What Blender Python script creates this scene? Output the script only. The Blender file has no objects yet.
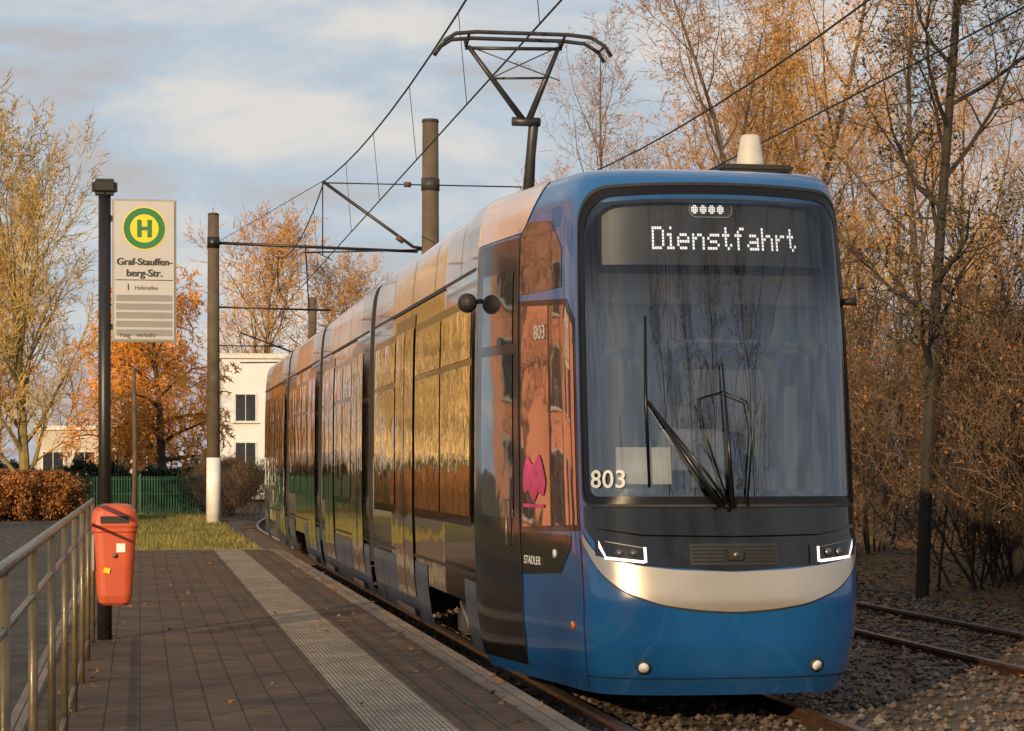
import bpy, bmesh, math, random
import numpy as np
from mathutils import Vector, Matrix
rad=math.radians
scene=bpy.context.scene
COL=scene.collection
# ------------------------------------------------------------------ materials
def nt(name):
    m=bpy.data.materials.new(name); m.use_nodes=True
    n=m.node_tree; b=n.nodes['Principled BSDF']
    return m,n,b
def M(name,col,rough=.6,metal=0,var=.15,scale=6,bump=0,bscale=None,coat=0,detail=6,col2=None,emit=0,spec=.5,dist=.02,dirt=0):
    m,n,b=nt(name)
    tc=n.nodes.new('ShaderNodeTexCoord')
    no=n.nodes.new('ShaderNodeTexNoise'); no.inputs['Scale'].default_value=scale; no.inputs['Detail'].default_value=detail
    n.links.new(tc.outputs['Object'],no.inputs['Vector'])
    mr=n.nodes.new('ShaderNodeMapRange'); mr.inputs[1].default_value=.3; mr.inputs[2].default_value=.7
    n.links.new(no.outputs['Fac'],mr.inputs[0])
    mx=n.nodes.new('ShaderNodeMix'); mx.data_type='RGBA'
    c2=col2 if col2 else [c*(1+var) for c in col]
    mx.inputs[6].default_value=(*[c*(1-var) for c in col],1); mx.inputs[7].default_value=(*c2,1)
    n.links.new(mr.outputs[0],mx.inputs[0]); out=mx.outputs[2]
    if dirt:
        sx=n.nodes.new('ShaderNodeSeparateXYZ'); n.links.new(tc.outputs['Object'],sx.inputs[0])
        m1=n.nodes.new('ShaderNodeMapRange'); m1.inputs[1].default_value=.15; m1.inputs[2].default_value=.8; m1.inputs[3].default_value=1; m1.inputs[4].default_value=0
        n.links.new(sx.outputs[2],m1.inputs[0])
        m2=n.nodes.new('ShaderNodeMath'); m2.operation='MULTIPLY'; n.links.new(m1.outputs[0],m2.inputs[0]); n.links.new(mr.outputs[0],m2.inputs[1])
        m3=n.nodes.new('ShaderNodeMath'); m3.operation='MULTIPLY'; m3.inputs[1].default_value=dirt; n.links.new(m2.outputs[0],m3.inputs[0])
        mx2=n.nodes.new('ShaderNodeMix'); mx2.data_type='RGBA'; mx2.inputs[7].default_value=(.12,.09,.07,1)
        n.links.new(m3.outputs[0],mx2.inputs[0]); n.links.new(out,mx2.inputs[6]); out=mx2.outputs[2]
    n.links.new(out,b.inputs['Base Color'])
    b.inputs['Roughness'].default_value=rough; b.inputs['Metallic'].default_value=metal
    b.inputs['Coat Weight'].default_value=coat; b.inputs['Coat Roughness'].default_value=.04
    b.inputs['Specular IOR Level'].default_value=spec
    if emit:
        b.inputs['Emission Color'].default_value=(*col,1); b.inputs['Emission Strength'].default_value=emit
    if bump:
        n2=n.nodes.new('ShaderNodeTexNoise'); n2.inputs['Scale'].default_value=bscale or scale*4; n2.inputs['Detail'].default_value=3
        n.links.new(tc.outputs['Object'],n2.inputs['Vector'])
        bp=n.nodes.new('ShaderNodeBump'); bp.inputs['Strength'].default_value=bump; bp.inputs['Distance'].default_value=dist
        n.links.new(n2.outputs['Fac'],bp.inputs['Height']); n.links.new(bp.outputs['Normal'],b.inputs['Normal'])
        if coat: n.links.new(bp.outputs['Normal'],b.inputs['Coat Normal'])
    return m
BLUE=M('tram_blue_paint',(.006,.085,.27),.22,.0,.06,2.5,coat=.9,bump=.05,bscale=1.5,dirt=.10)
BLUED=M('tram_skirt_blue',(.02,.05,.11),.35,.1,.2,3,coat=.4,dirt=.7)
SILV=M('tram_silver_paint',(.48,.44,.38),.28,.6,.08,2,coat=.5,bump=.05,bscale=2,dirt=.1)
SIDE=M('tram_side_reflected_gold',(.86,.62,.32),.09,.9,.1,2,coat=.8,bump=.35,bscale=1.4,dist=.03,dirt=.2)  # silvery side panels; golden reflected light is put into the base colour
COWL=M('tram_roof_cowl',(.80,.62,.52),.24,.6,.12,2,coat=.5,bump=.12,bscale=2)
BLK=M('black_gloss',(.006,.006,.007),.12,0,.3,3,coat=.35)
FRIT=M('black_frit',(.006,.006,.007),.25,0,.3,3,spec=.3)
BLKM=M('black_matt',(.014,.014,.015),.6,0,.3,9)
DARKG=M('dark_grey',(.04,.04,.042),.55,.2,.3,9)
RUBBER=M('bellows_rubber',(.02,.02,.021),.8,0,.3,9)
STEEL=M('steel',(.22,.2,.19),.4,.8,.3,9)
RUST=M('rusty_iron',(.10,.055,.035),.7,.3,.4,14,bump=.3)
WHT=M('white_marking',(.8,.8,.78),.5,0,.05,9)
GRYM=M('grey_marking',(.4,.4,.4),.5,0,.05,9)
LED=M('led_dots',(.80,.86,.92),.5,0,0,9,emit=.62)
HL=M('headlamp_led',(.95,.97,1.0),.3,0,0,9,emit=1.0)
ANT=M('antenna_plastic',(.50,.49,.46),.5,0,.1,9)
PINK=M('pink_sticker',(.55,.05,.16),.4,0,.25,9)
ORL=M('orange_lens',(.8,.2,.03),.3,0,.1,9)
def glass_mat(name):
    # windscreen: reflection weakened towards the top, painting in darker tree reflections; tint clears upward
    m=bpy.data.materials.new(name); m.use_nodes=True; n=m.node_tree
    for x in list(n.nodes): n.nodes.remove(x)
    o=n.nodes.new('ShaderNodeOutputMaterial'); mix=n.nodes.new('ShaderNodeMixShader')
    t=n.nodes.new('ShaderNodeBsdfTransparent'); g=n.nodes.new('ShaderNodeBsdfGlossy')
    g.inputs['Roughness'].default_value=.01; g.inputs[0].default_value=(.88,.93,1,1)
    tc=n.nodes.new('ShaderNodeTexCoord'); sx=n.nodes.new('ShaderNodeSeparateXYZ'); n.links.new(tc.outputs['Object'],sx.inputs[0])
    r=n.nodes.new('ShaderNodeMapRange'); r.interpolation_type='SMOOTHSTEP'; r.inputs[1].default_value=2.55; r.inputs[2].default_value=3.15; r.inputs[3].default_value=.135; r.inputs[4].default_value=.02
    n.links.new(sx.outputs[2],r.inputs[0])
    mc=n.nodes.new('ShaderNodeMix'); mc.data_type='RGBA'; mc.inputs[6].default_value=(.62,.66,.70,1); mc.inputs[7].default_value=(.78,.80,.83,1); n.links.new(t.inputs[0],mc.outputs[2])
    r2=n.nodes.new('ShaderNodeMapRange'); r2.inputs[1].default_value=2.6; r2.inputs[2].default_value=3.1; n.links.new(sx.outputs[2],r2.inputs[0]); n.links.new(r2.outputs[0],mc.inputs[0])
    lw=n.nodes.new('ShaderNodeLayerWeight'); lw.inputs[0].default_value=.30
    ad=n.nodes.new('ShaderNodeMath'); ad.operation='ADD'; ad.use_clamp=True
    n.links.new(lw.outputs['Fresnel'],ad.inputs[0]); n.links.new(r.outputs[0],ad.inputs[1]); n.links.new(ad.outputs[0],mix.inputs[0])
    n.links.new(t.outputs[0],mix.inputs[1]); n.links.new(g.outputs[0],mix.inputs[2]); n.links.new(mix.outputs[0],o.inputs[0])
    n2=n.nodes.new('ShaderNodeTexNoise'); n2.inputs['Scale'].default_value=1.2
    bp=n.nodes.new('ShaderNodeBump'); bp.inputs['Strength'].default_value=.05; bp.inputs['Distance'].default_value=.05
    n.links.new(tc.outputs['Object'],n2.inputs['Vector']); n.links.new(n2.outputs['Fac'],bp.inputs['Height']); n.links.new(bp.outputs['Normal'],g.inputs['Normal'])
    return m
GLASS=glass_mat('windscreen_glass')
SGL=M('side_glass_reflected_gold',(.88,.68,.40),.02,.86,.2,2,coat=1,bump=.45,bscale=1.5,spec=1.0,dist=.03)  # gold tint painted into the glass to stand for sunlit reflections
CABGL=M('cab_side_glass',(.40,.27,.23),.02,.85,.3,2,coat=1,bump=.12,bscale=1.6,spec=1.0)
DGL=M('door_glass_dark',(.03,.035,.04),.03,.3,.3,2,coat=1,bump=.15,bscale=1.6,spec=1.0)
# ------------------------------------------------------------------ mesh helpers
def link(o,parent=None):
    COL.objects.link(o)
    if parent: o.parent=parent
    return o
def empty(name,loc=(0,0,0)):
    e=bpy.data.objects.new(name,None); e.location=loc; COL.objects.link(e); e.empty_display_size=.3; return e
def mesh(name,V,F,mats,parent=None,mi=None,smooth=False,loc=(0,0,0)):
    me=bpy.data.meshes.new(name); me.from_pydata([tuple(v) for v in V],[],F)
    for m in (mats if isinstance(mats,(list,tuple)) else [mats]): me.materials.append(m)
    if mi is not None: me.polygons.foreach_set('material_index',mi)
    if smooth: me.polygons.foreach_set('use_smooth',[True]*len(me.polygons))
    me.update()
    o=bpy.data.objects.new(name,me); o.location=loc
    return link(o,parent)
def box(name,c,s,mat,parent=None,bev=0,rot=None):
    bm=bmesh.new(); bmesh.ops.create_cube(bm,size=1)
    bmesh.ops.scale(bm,vec=s,verts=bm.verts)
    if bev: bmesh.ops.bevel(bm,geom=bm.edges[:],offset=bev,segments=2,affect='EDGES')
    me=bpy.data.meshes.new(name); bm.to_mesh(me); bm.free(); me.materials.append(mat)
    o=bpy.data.objects.new(name,me); o.location=c
    if rot: o.rotation_euler=rot
    return link(o,parent)
def tubegeo(V,F,pts,rads,n,MI=None,mi=0,cap=False):
    base=len(V); pts=[Vector(p) for p in pts]
    for i,p in enumerate(pts):
        a=pts[max(0,i-1)]; b=pts[min(len(pts)-1,i+1)]
        d=(b-a); 
        if d.length<1e-9: d=Vector((0,0,1))
        d.normalize()
        ref=Vector((0,0,1)) if abs(d.z)<.9 else Vector((1,0,0))
        u=d.cross(ref).normalized(); v=d.cross(u)
        for k in range(n):
            an=2*math.pi*k/n
            V.append(p+(u*math.cos(an)+v*math.sin(an))*rads[i])
    for i in range(len(pts)-1):
        for k in range(n):
            k2=(k+1)%n
            F.append((base+i*n+k,base+i*n+k2,base+(i+1)*n+k2,base+(i+1)*n+k))
            if MI is not None: MI.append(mi)
    if cap:
        F.append(tuple(base+k for k in range(n))[::-1]); F.append(tuple(base+(len(pts)-1)*n+k for k in range(n)))
        if MI is not None: MI+= [mi,mi]
def tube(name,pts,r,mat,parent=None,n=8,smooth=True):
    V=[];F=[]; rr=r if isinstance(r,(list,tuple)) else [r]*len(pts)
    tubegeo(V,F,pts,rr,n,cap=True)
    return mesh(name,V,F,mat,parent,smooth=smooth)
def tubes(name,lst,mat,parent=None,n=6):
    V=[];F=[]
    for pts,r in lst: tubegeo(V,F,pts,[r]*len(pts) if not isinstance(r,(list,tuple)) else r,n,cap=True)
    return mesh(name,V,F,mat,parent,smooth=True)
def text(name,body,width,loc,mat,parent=None,rot=(rad(90),0,0),size=.1,bold=.0,ax='LEFT'):
    c=bpy.data.curves.new(name,'FONT'); c.body=body; c.size=size; c.extrude=.001; c.offset=bold; c.align_x=ax
    c.materials.append(mat)
    o=bpy.data.objects.new(name,c); o.location=loc; o.rotation_euler=rot; link(o,parent)
    bpy.context.view_layer.update()
    if width and o.dimensions.x>0:
        k=width/o.dimensions.x; o.scale=(k,k,1)
    return o
# ------------------------------------------------------------------ TRAM surface
def smooth_tab(xs,ys,lo,hi,win):
    g=np.arange(lo,hi+.0001,.005); v=np.interp(g,xs,ys); k=max(1,int(win/.005))
    for _ in range(2):
        p=np.pad(v,(k//2,k-1-k//2),mode='edge'); v=np.convolve(p,np.ones(k)/k,'valid')
    return g,v
WZ=smooth_tab([.15,.3,.6,1.2,2.0,2.6,3.0,3.25,3.42,3.53,3.60,3.64,3.67],[.90,.95,.985,1,1,.995,.985,.975,.96,.935,.89,.74,0.0],.15,3.67,.05)
WZ[1][-1]=0
YZ=smooth_tab([.15,.3,.5,.8,1.05,1.44,2.4,3.2,3.42,3.53,3.60,3.64,3.67],[.22,.10,.03,0,.04,.14,.30,.46,.50,.56,.70,1.1,1.8],.15,3.67,.06)
ctrl=[(-.37,.02),(0,0),(.37,.02),(.69,.09),(.89,.22),(.975,.45),(1.05,.9),(1.17,1.6),(1.28,2.3),(1.325,2.7),(1.325,3.1)]
cp=[]
for i in range(1,len(ctrl)-2):
    p0,p1,p2,p3=[np.array(ctrl[j],float) for j in (i-1,i,i+1,i+2)]
    for t in np.linspace(0,1,24,endpoint=False):
        cp.append(.5*((2*p1)+(-p0+p2)*t+(2*p0-5*p1+4*p2-p3)*t*t+(-p0+3*p1-3*p2+p3)*t**3))
cp.append(np.array(ctrl[-2],float)); cp=np.array(cp)
AL=np.concatenate([[0],np.cumsum(np.hypot(*(cp[1:]-cp[:-1]).T))]); SEND=AL[-1]
def s_of_y(y): return SEND+y-2.7
def zmap(z): return z if z<1.5 else 1.5+(z-1.5)*1.065
def S0(s,z):
    a=abs(s); sg=1 if s>=0 else -1
    if a<=SEND: x=np.interp(a,AL,cp[:,0]); y=np.interp(a,AL,cp[:,1])
    else: x=1.325; y=2.7+a-SEND
    w=np.interp(z,*WZ); yo=np.interp(z,*YZ)
    f=max(0,1-y/2.7)
    return Vector((sg*x*w,y+yo*f,zmap(z)))
def S(s,z,off=0):
    p=S0(s,z)
    if off:
        e=.01
        du=S0(s+e,z)-S0(s-e,z); dz=S0(s,min(z+e,3.63))-S0(s,min(z+e,3.63)-2*e)
        n=du.cross(dz)
        if n.length>0: n.normalize()
        p=p+n*off
    return p
def band(name,s0,s1,lo,hi,ns,nz,off,mat,parent,cl=False,smooth=True):
    lo_=lo if callable(lo) else (lambda s:lo); hi_=hi if callable(hi) else (lambda s:hi)
    V=[];F=[]
    for i in range(ns+1):
        t=i/ns
        if cl: t=.5-.5*math.cos(math.pi*t)
        s=s0+(s1-s0)*t
        a,b=lo_(s),hi_(s)
        for j in range(nz+1): V.append(S(s,a+(b-a)*j/nz,off))
    for i in range(ns):
        for j in range(nz):
            a=i*(nz+1)+j; F.append((a,a+nz+1,a+nz+2,a+1))
    return mesh(name,V,F,mat,parent,smooth=smooth)
TRAM=empty('tram',(3.86,14.0,0))
V=[];F=[]
ss=np.concatenate([np.linspace(-SEND,-1.2,30,endpoint=False),np.linspace(-1.2,1.2,90,endpoint=False),np.linspace(1.2,SEND,31)])
zs=np.concatenate([np.linspace(.17,3.3,80,endpoint=False),np.linspace(3.3,3.67,26)])
for s in ss:
    for z in zs: V.append(S0(s,z))
nzz=len(zs)
for i in range(len(ss)-1):
    for j in range(nzz-1):
        sc=(ss[i]+ss[i+1])/2; zc=(zs[j]+zs[j+1])/2
        if abs(sc)<.95 and 1.52<zc<3.36: continue
        a=i*nzz+j; F.append((a,a+nzz,a+nzz+1,a+1))
mesh('cab_shell',V,F,BLUE,TRAM,smooth=True)
SM=1.02; ZT=3.475; ZB=1.43
def rr_top(sm,zt,r):
    def f(s):
        a=abs(s); arch=-.035*(s/sm)**2
        if a<=sm-r: return zt+arch
        return zt+arch-r+math.sqrt(max(0,r*r-(a-(sm-r))**2))
    return f
def rr_bot(sm,zb,r):
    def f(s):
        a=abs(s)
        if a<=sm-r: return zb
        return zb+r-math.sqrt(max(0,r*r-(a-(sm-r))**2))
    return f
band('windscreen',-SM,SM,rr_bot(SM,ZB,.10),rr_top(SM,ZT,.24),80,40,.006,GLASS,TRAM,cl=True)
def ring(name,sm,zb,zt,rb,rt,wd,off,mat,ws=None):
    ws=ws or wd
    def loop(sm,zb,zt,rb,rt):
        P=[]
        top=rr_top(sm,zt,rt); bot=rr_bot(sm,zb,rb)
        for t in np.linspace(0,1,60): 
            s=-sm*math.cos(math.pi*t); P.append((s,top(s)))
        a=top(sm);b=bot(sm)
        for t in np.linspace(0,1,30)[1:-1]: P.append((sm,a+(b-a)*t))
        for t in np.linspace(0,1,60):
            s=sm*math.cos(math.pi*t); P.append((s,bot(s)))
        for t in np.linspace(0,1,30)[1:-1]: P.append((-sm,b+(a-b)*t))
        return P
    A=loop(sm,zb,zt,rb,rt); B=loop(sm-ws,zb+wd,zt-wd,max(.03,rb-wd*.5),rt-wd*.4)
    V=[S(s,z,off) for s,z in A]+[S(s,z,off) for s,z in B]; n=len(A)
    F=[(i,(i+1)%n,n+(i+1)%n,n+i) for i in range(n)]
    return mesh(name,V,F,mat,TRAM,smooth=True)
ring('windscreen_border',SM,ZB,ZT,.10,.24,.11,.003,BLK)
ring('windscreen_frit',SM,ZB,ZT,.10,.24,.06,.0095,FRIT,ws=.06)
ring('windscreen_seal',SM+.012,ZB-.012,ZT+.012,.10,.24,.02,.013,BLKM)
band('display_panel',-.84,.84,2.97,3.38,30,8,-.06,M('display_black',(.02,.021,.023),.4),TRAM)
FONT={'D':["11110","10001","10001","10001","10001","10001","11110"],
'i':["010","000","110","010","010","010","111"],
'e':["00000","00000","01110","10001","11111","10000","01110"],
'n':["00000","00000","10110","11001","10001","10001","10001"],
's':["00000","00000","01111","10000","01110","00001","11110"],
't':["0100","0100","1110","0100","0100","0101","0010"],
'f':["0011","0100","1110","0100","0100","0100","0100"],
'a':["00000","00000","01110","00001","01111","10001","01111"],
'h':["10000","10000","10110","11001","10001","10001","10001"],
'r':["0000","0000","1011","1100","1000","1000","1000"],
'*':["0000","0110","1111","1111","1111","0110","0000"]}
def dots(name,txt,x0,z0,ps,pz,off=-.05):
    V=[];F=[];cx=x0
    for ch in txt:
        g=FONT[ch]
        for r,row in enumerate(g):
            for c,b in enumerate(row):
                if b=='1':
                    x=cx+c*ps; z=z0-r*pz; k=len(V); h=ps*.40; hz=pz*.40
                    for dx,dz in((-h,-hz),(h,-hz),(h,hz),(-h,hz)): V.append(S(x+dx,z+dz,off))
                    F.append((k,k+1,k+2,k+3))
        cx+=(len(g[0])+1)*ps
    return mesh(name,V,F,LED,TRAM)
dots('destination_display','Dienstfahrt',-.455,3.205,.0180,.0215)
dots('line_display','****',-.17,3.362,.0125,.0115)
V=[];F=[];N=40
for i in range(N):
    a=2*math.pi*i/N
    for rr_ in (.047,.052):
        V.append(S(-.035+math.copysign(.105,math.cos(a))+rr_*math.cos(a),3.327+rr_*math.sin(a),-.048))
for i in range(N):
    j=(i+1)%N; F.append((2*i,2*i+1,2*j+1,2*j))
mesh('line_display_frame',V,F,M('display_frame',(.3,.32,.34),.5),TRAM)
def interp(xs,ys): return lambda s: float(np.interp(abs(s),xs,ys))
lo_b=interp([0,.5,.7,.88,1.04],[1.0,1.03,1.06,1.12,1.30])
band('bonnet_panel',-1.03,1.03,lo_b,lambda s:1.425,70,8,.004,BLK,TRAM)
band('bonnet_lip',-.93,.93,interp([0,.6,.93],[1.225,1.235,1.28]),interp([0,.6,.93],[1.245,1.255,1.30]),50,1,.03,BLK,TRAM)
band('bonnet_grille',-.30,.30,1.04,1.18,10,3,.010,BLKM,TRAM)
for i in range(5): band('grille_slat',-.28,.28,1.06+i*.024,1.066+i*.024,10,1,.016,BLK,TRAM)
box('front_camera_housing',(0,.03,1.11),(.12,.05,.07),BLKM,TRAM,.01)
tube('front_camera_lens',[(0,.01,1.11),(0,-.005,1.11)],.02,STEEL,TRAM,12)
up_c=interp([0,.4,.62,.85,.97,1.06],[.995,1.01,1.035,1.07,1.14,1.27])
lo_c=interp([0,.25,.5,.75,.92,1.06],[.735,.75,.785,.87,1.0,1.20])
def smf(f):
    return lambda s: sum(f(s+d) if abs(s+d)<=1.06 else f(1.06) for d in(-.06,-.03,0,.03,.06))/5
band('silver_chin',-1.06,1.06,smf(lo_c),smf(up_c),80,6,.009,SILV,TRAM)
band('chin_seam',-1.07,1.07,lambda s:smf(lo_c)(s)-.012,smf(lo_c),80,1,.005,BLKM,TRAM)
for sg in(-1,1):
    f0,f1=(.53,.93)
    a,b=(-f1,-f0) if sg<0 else (f0,f1)
    band('headlight_housing',a,b,interp([.53,.6,.93],[1.04,1.035,1.10]),interp([.53,.93],[1.17,1.24]),14,4,.014,BLK,TRAM)
    band('headlight_strip_lower',*( (-.86,-.60) if sg<0 else (.60,.86)),interp([.6,.86],[1.05,1.075]),interp([.6,.86],[1.068,1.094]),12,1,.022,HL,TRAM)
    band('headlight_strip_side',*( (-.60,-.582) if sg<0 else (.582,.60)),lambda s:1.055,lambda s:1.155,2,4,.022,HL,TRAM)
    band('headlight_strip_outer',*( (-.895,-.85) if sg<0 else (.85,.895)),interp([.85,.895],[1.075,1.15]),interp([.85,.895],[1.100,1.20]),3,2,.022,HL,TRAM)
    band('headlight_strip_upper',*( (-.85,-.60) if sg<0 else (.60,.85)),interp([.6,.85],[1.148,1.19]),interp([.6,.85],[1.153,1.195]),12,1,.020,STEEL,TRAM)
    for xx in(.67,.76):
        p=S(sg*xx,1.118,.016); q=S(sg*xx,1.118,.026)
        tube('headlight_lens',[p,q],.027,STEEL,TRAM,16)
    p=S(sg*.62,.37,.0); q=S(sg*.62,.37,.014)
    tube('marker_lamp_rim',[p,q],.050,DARKG,TRAM,20)
    q2=S(sg*.62,.37,.02); tube('marker_lamp_lens',[p,q2],.034,WHT,TRAM,20)
    band('bumper_seam',sg*1.10-.006,sg*1.10+.006,.2,1.2,1,14,.003,BLKM,TRAM)
band('bumper_lower_seam',-1.10,1.10,.286,.294,60,1,.003,BLKM,TRAM)
for sg in(-1,1):
    def R(a,b): return (a,b) if sg>0 else (-b,-a)
    band('cab_side_glass_surround',*R(1.10,2.30),interp([1.10,2.3],[1.26,1.22]),interp([1.10,1.25,2.3],[2.62,2.76,2.80]),24,20,.003,BLK,TRAM)
    band('cab_side_glass',*R(1.13,2.24),interp([1.13,2.24],[1.30,1.26]),interp([1.13,1.27,2.24],[2.58,2.72,2.76]),24,20,.006,CABGL,TRAM)
    band('cab_glass_divider',*R(1.62,1.64),lambda s:1.28,lambda s:2.75,1,16,.010,BLK,TRAM)
    band('cab_upper_side_panel',*R(1.34,2.30),lambda s:2.84,interp([1.34,1.6,2.3],[3.10,3.30,3.34]),20,8,.004,DGL,TRAM)
    band('cab_lower_black_panel',*R(1.26,2.30),interp([1.26,1.5,2.3],[1.15,.96,.92]),lambda s:1.225,18,5,.004,BLK,TRAM)
    band('cab_door_panel',*R(2.31,SEND-.005),lambda s:.26,lambda s:3.24,14,30,.005,BLK,TRAM)
    band('cab_door_glass',*R(2.44,3.22),lambda s:1.32,lambda s:2.45,12,20,.010,DGL,TRAM)
    band('cab_door_upper_glass',*R(2.44,3.22),lambda s:2.52,lambda s:3.02,12,8,.010,DGL,TRAM)
    band('cab_door_seam',*R(2.30,2.315),lambda s:.25,lambda s:3.3,1,20,.008,DARKG,TRAM)
    band('cab_cowl',*R(1.75,SEND-.002),interp([1.75,2.25,SEND],[3.62,3.27,3.25]),lambda s:3.662,30,10,.007,COWL,TRAM)
    tube('door_handle',[S(sg*2.55,1.12,.0),S(sg*2.55,1.12,.03),S(sg*2.55,1.45,.03),S(sg*2.55,1.45,0)],.010,STEEL,TRAM)
    p=S(sg*1.28,.62,0);q=S(sg*1.28,.62,.012); tube('side_marker',[p,q],.028,ORL,TRAM,14)
    p=S(sg*1.60,1.09,0);q=S(sg*1.60,1.09,.012); tube('side_lamp',[p,q],.03,WHT,TRAM,14)
    p=S(sg*3.30,2.86,.0);q=S(sg*3.30,2.84,.10)
    tube('camera_arm',[p,q],.018,BLKM,TRAM,8)
    bm=bmesh.new(); bmesh.ops.create_uvsphere(bm,u_segments=16,v_segments=10,radius=.075); bmesh.ops.scale(bm,vec=(1,1.1,1),verts=bm.verts)
    me=bpy.data.meshes.new('camera_pod'); bm.to_mesh(me); bm.free(); me.materials.append(BLKM); o=bpy.data.objects.new('camera_pod',me); o.location=S(sg*3.30,2.84,.11); link(o,TRAM)
tube('right_camera',[S(1.1,2.75,0),S(1.1,2.75,.10)],[.02,.035],BLKM,TRAM,8)
def sidetext(name,body,w,s,z,mat,off=.014,size=.1,ds=.1,bold=0):
    p=S(s,z,off); q=S(s+ds,z,off); a=math.atan2(q.y-p.y,q.x-p.x)
    return text(name,body,w,p,mat,TRAM,rot=(rad(90),0,a),size=size,bold=bold)
for ch,s_ in zip('803',(-.935,-.852,-.769)): sidetext('fleet_number_'+ch,ch,None,s_,1.545,WHT,off=.024,size=.165,ds=.08,bold=.002)
sidetext('maker_lettering','STADLER',.34,-2.22,1.0,WHT)
sidetext('side_fleet_number','803',.20,-1.93,2.52,GRYM)
band('pink_sticker',-2.2,-1.72,lambda s:1.60-.13*math.sqrt(max(0,1-((s+1.96)/.24)**2))-.03*math.sin(s*31),lambda s:1.60+.13*math.sqrt(max(0,1-((s+1.96)/.24)**2))+.04*math.sin(s*23),24,4,.012,PINK,TRAM,cl=True)
band('pink_sticker_text',-2.2,-1.76,lambda s:1.40,lambda s:1.425,4,1,.012,PINK,TRAM)
band('paper_notice',-.76,-.39,1.57,1.80,4,3,-.012,M('paper',(.62,.60,.55),.7),TRAM)
W=[]
def sp(s,z,off=.03): return S(s,z,off)
W.append(([sp(-.08,1.42,.05),sp(-.22,1.62,.06),sp(-.53,2.08,.05)],[.026,.020,.010]))
W.append(([sp(-.02,1.42,.05),sp(-.16,1.62,.06),sp(-.50,2.04,.05)],[.013,.011,.007]))
W.append(([sp(-.54,1.55,.025),sp(-.545,2.1,.025),sp(-.53,2.62,.025)],[.010,.013,.008]))
W.append(([sp(0,1.40,.05),sp(-.01,1.8,.06),sp(-.03,2.32,.05)],[.018,.012,.006]))
W.append(([sp(.10,1.42,.04),sp(.16,1.9,.05),sp(.13,2.08,.04),sp(-.03,2.14,.05)],[.008,.007,.006,.005]))
W.append(([sp(-.02,1.42,.04),sp(-.17,1.9,.05),sp(-.19,2.1,.04),sp(-.03,2.14,.05)],[.008,.007,.006,.005]))
tubes('wipers',W,FRIT,TRAM)
CABIN=M('cab_interior',(.06,.07,.09),.7,0,.25,3)
CABL=M('cab_panel_light',(.24,.26,.29),.6,0,.2,3)
box('cab_back_wall',(0,2.1,2.3),(2.1,.04,2.6),CABIN,TRAM)
box('cab_floor',(0,1.3,.95),(1.8,1.5,.05),BLKM,TRAM)
box('dashboard',(0,.75,1.36),(1.55,.55,.34),BLKM,TRAM,.06)
box('dashboard_screen',(-.28,.60,1.58),(.26,.04,.17),DARKG,TRAM,.01)
box('dashboard_screen_2',(.34,.60,1.58),(.24,.04,.15),DARKG,TRAM,.01)
def cushion(name,c,s,mat):
    bm=bmesh.new(); bmesh.ops.create_cube(bm,size=1); bmesh.ops.subdivide_edges(bm,edges=bm.edges[:],cuts=4,use_grid_fill=True)
    for v in bm.verts:
        p=v.co*2; q=Vector((p.x*math.sqrt(1-p.y*p.y/2-p.z*p.z/2+p.y*p.y*p.z*p.z/3),p.y*math.sqrt(1-p.x*p.x/2-p.z*p.z/2+p.x*p.x*p.z*p.z/3),p.z*math.sqrt(1-p.y*p.y/2-p.x*p.x/2+p.y*p.y*p.x*p.x/3)))
        v.co=(p*.55+q*.45)*.5; v.co.x*=s[0]; v.co.y*=s[1]; v.co.z*=s[2]
    me=bpy.data.meshes.new(name); bm.to_mesh(me); bm.free(); me.materials.append(mat)
    for p in me.polygons: p.use_smooth=True
    o=bpy.data.objects.new(name,me); o.location=c; return link(o,TRAM)
cushion('seat_back',(.05,1.35,1.72),(.54,.16,.52),CABL)
cushion('seat_head',(.05,1.35,2.04),(.30,.13,.20),DARKG)
cushion('seat_base',(.05,1.1,1.40),(.5,.5,.16),DARKG)
box('sun_blind',(0,.62,2.90),(1.6,.02,.20),BLKM,TRAM)
box('blind_box',(0,.56,2.82),(.24,.05,.22),BLKM,TRAM,.02)
box('cab_back_panel',(-.35,2.05,2.2),(.7,.03,1.4),CABL,TRAM)
box('cab_back_door',(.5,2.05,2.1),(.55,.03,1.9),CABIN,TRAM)
for x in(-.72,.02,.80): box('cab_pillar',(x,1.9,2.2),(.05,.05,2.4),BLKM,TRAM)
box('roof_plate',(.42,1.2,3.79),(.52,.5,.05),BLKM,TRAM,.015)
tube('antenna_cone',[(.42,1.15,3.80),(.42,1.15,3.85),(.42,1.15,4.02),(.42,1.15,4.045)],[.11,.10,.070,.06],ANT,TRAM,20)
def shell(name,y0,y1,zlo,mat,ny=4):
    s0,s1=s_of_y(y0),s_of_y(y1)
    zz=np.concatenate([np.linspace(zlo,3.3,30,endpoint=False),np.linspace(3.3,3.67,20)])
    V=[];F=[];MI=[]
    for sg in(-1,1):
        b=len(V)
        for i in range(ny+1):
            for z in zz: V.append(S0(sg*(s0+(s1-s0)*i/ny),z))
        n=len(zz)
        for i in range(ny):
            for j in range(n-1):
                a=b+i*n+j; f=(a,a+n,a+n+1,a+1); F.append(f if sg>0 else f[::-1]); MI.append(0 if zz[j]<3.10 else 1)
    n=len(zz)
    for i in (0,ny):
        L=[i*n+j for j in range(n)]; Rr=[(ny+1)*n+i*n+j for j in range(n)]
        F.append(tuple(L+Rr[::-1])); MI.append(2)
    F.append((0,(ny)*n,(ny+1)*n+ny*n,(ny+1)*n)); MI.append(2)
    return mesh(name,V,F,[mat,COWL,BLKM],TRAM,mi=MI,smooth=False)
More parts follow.
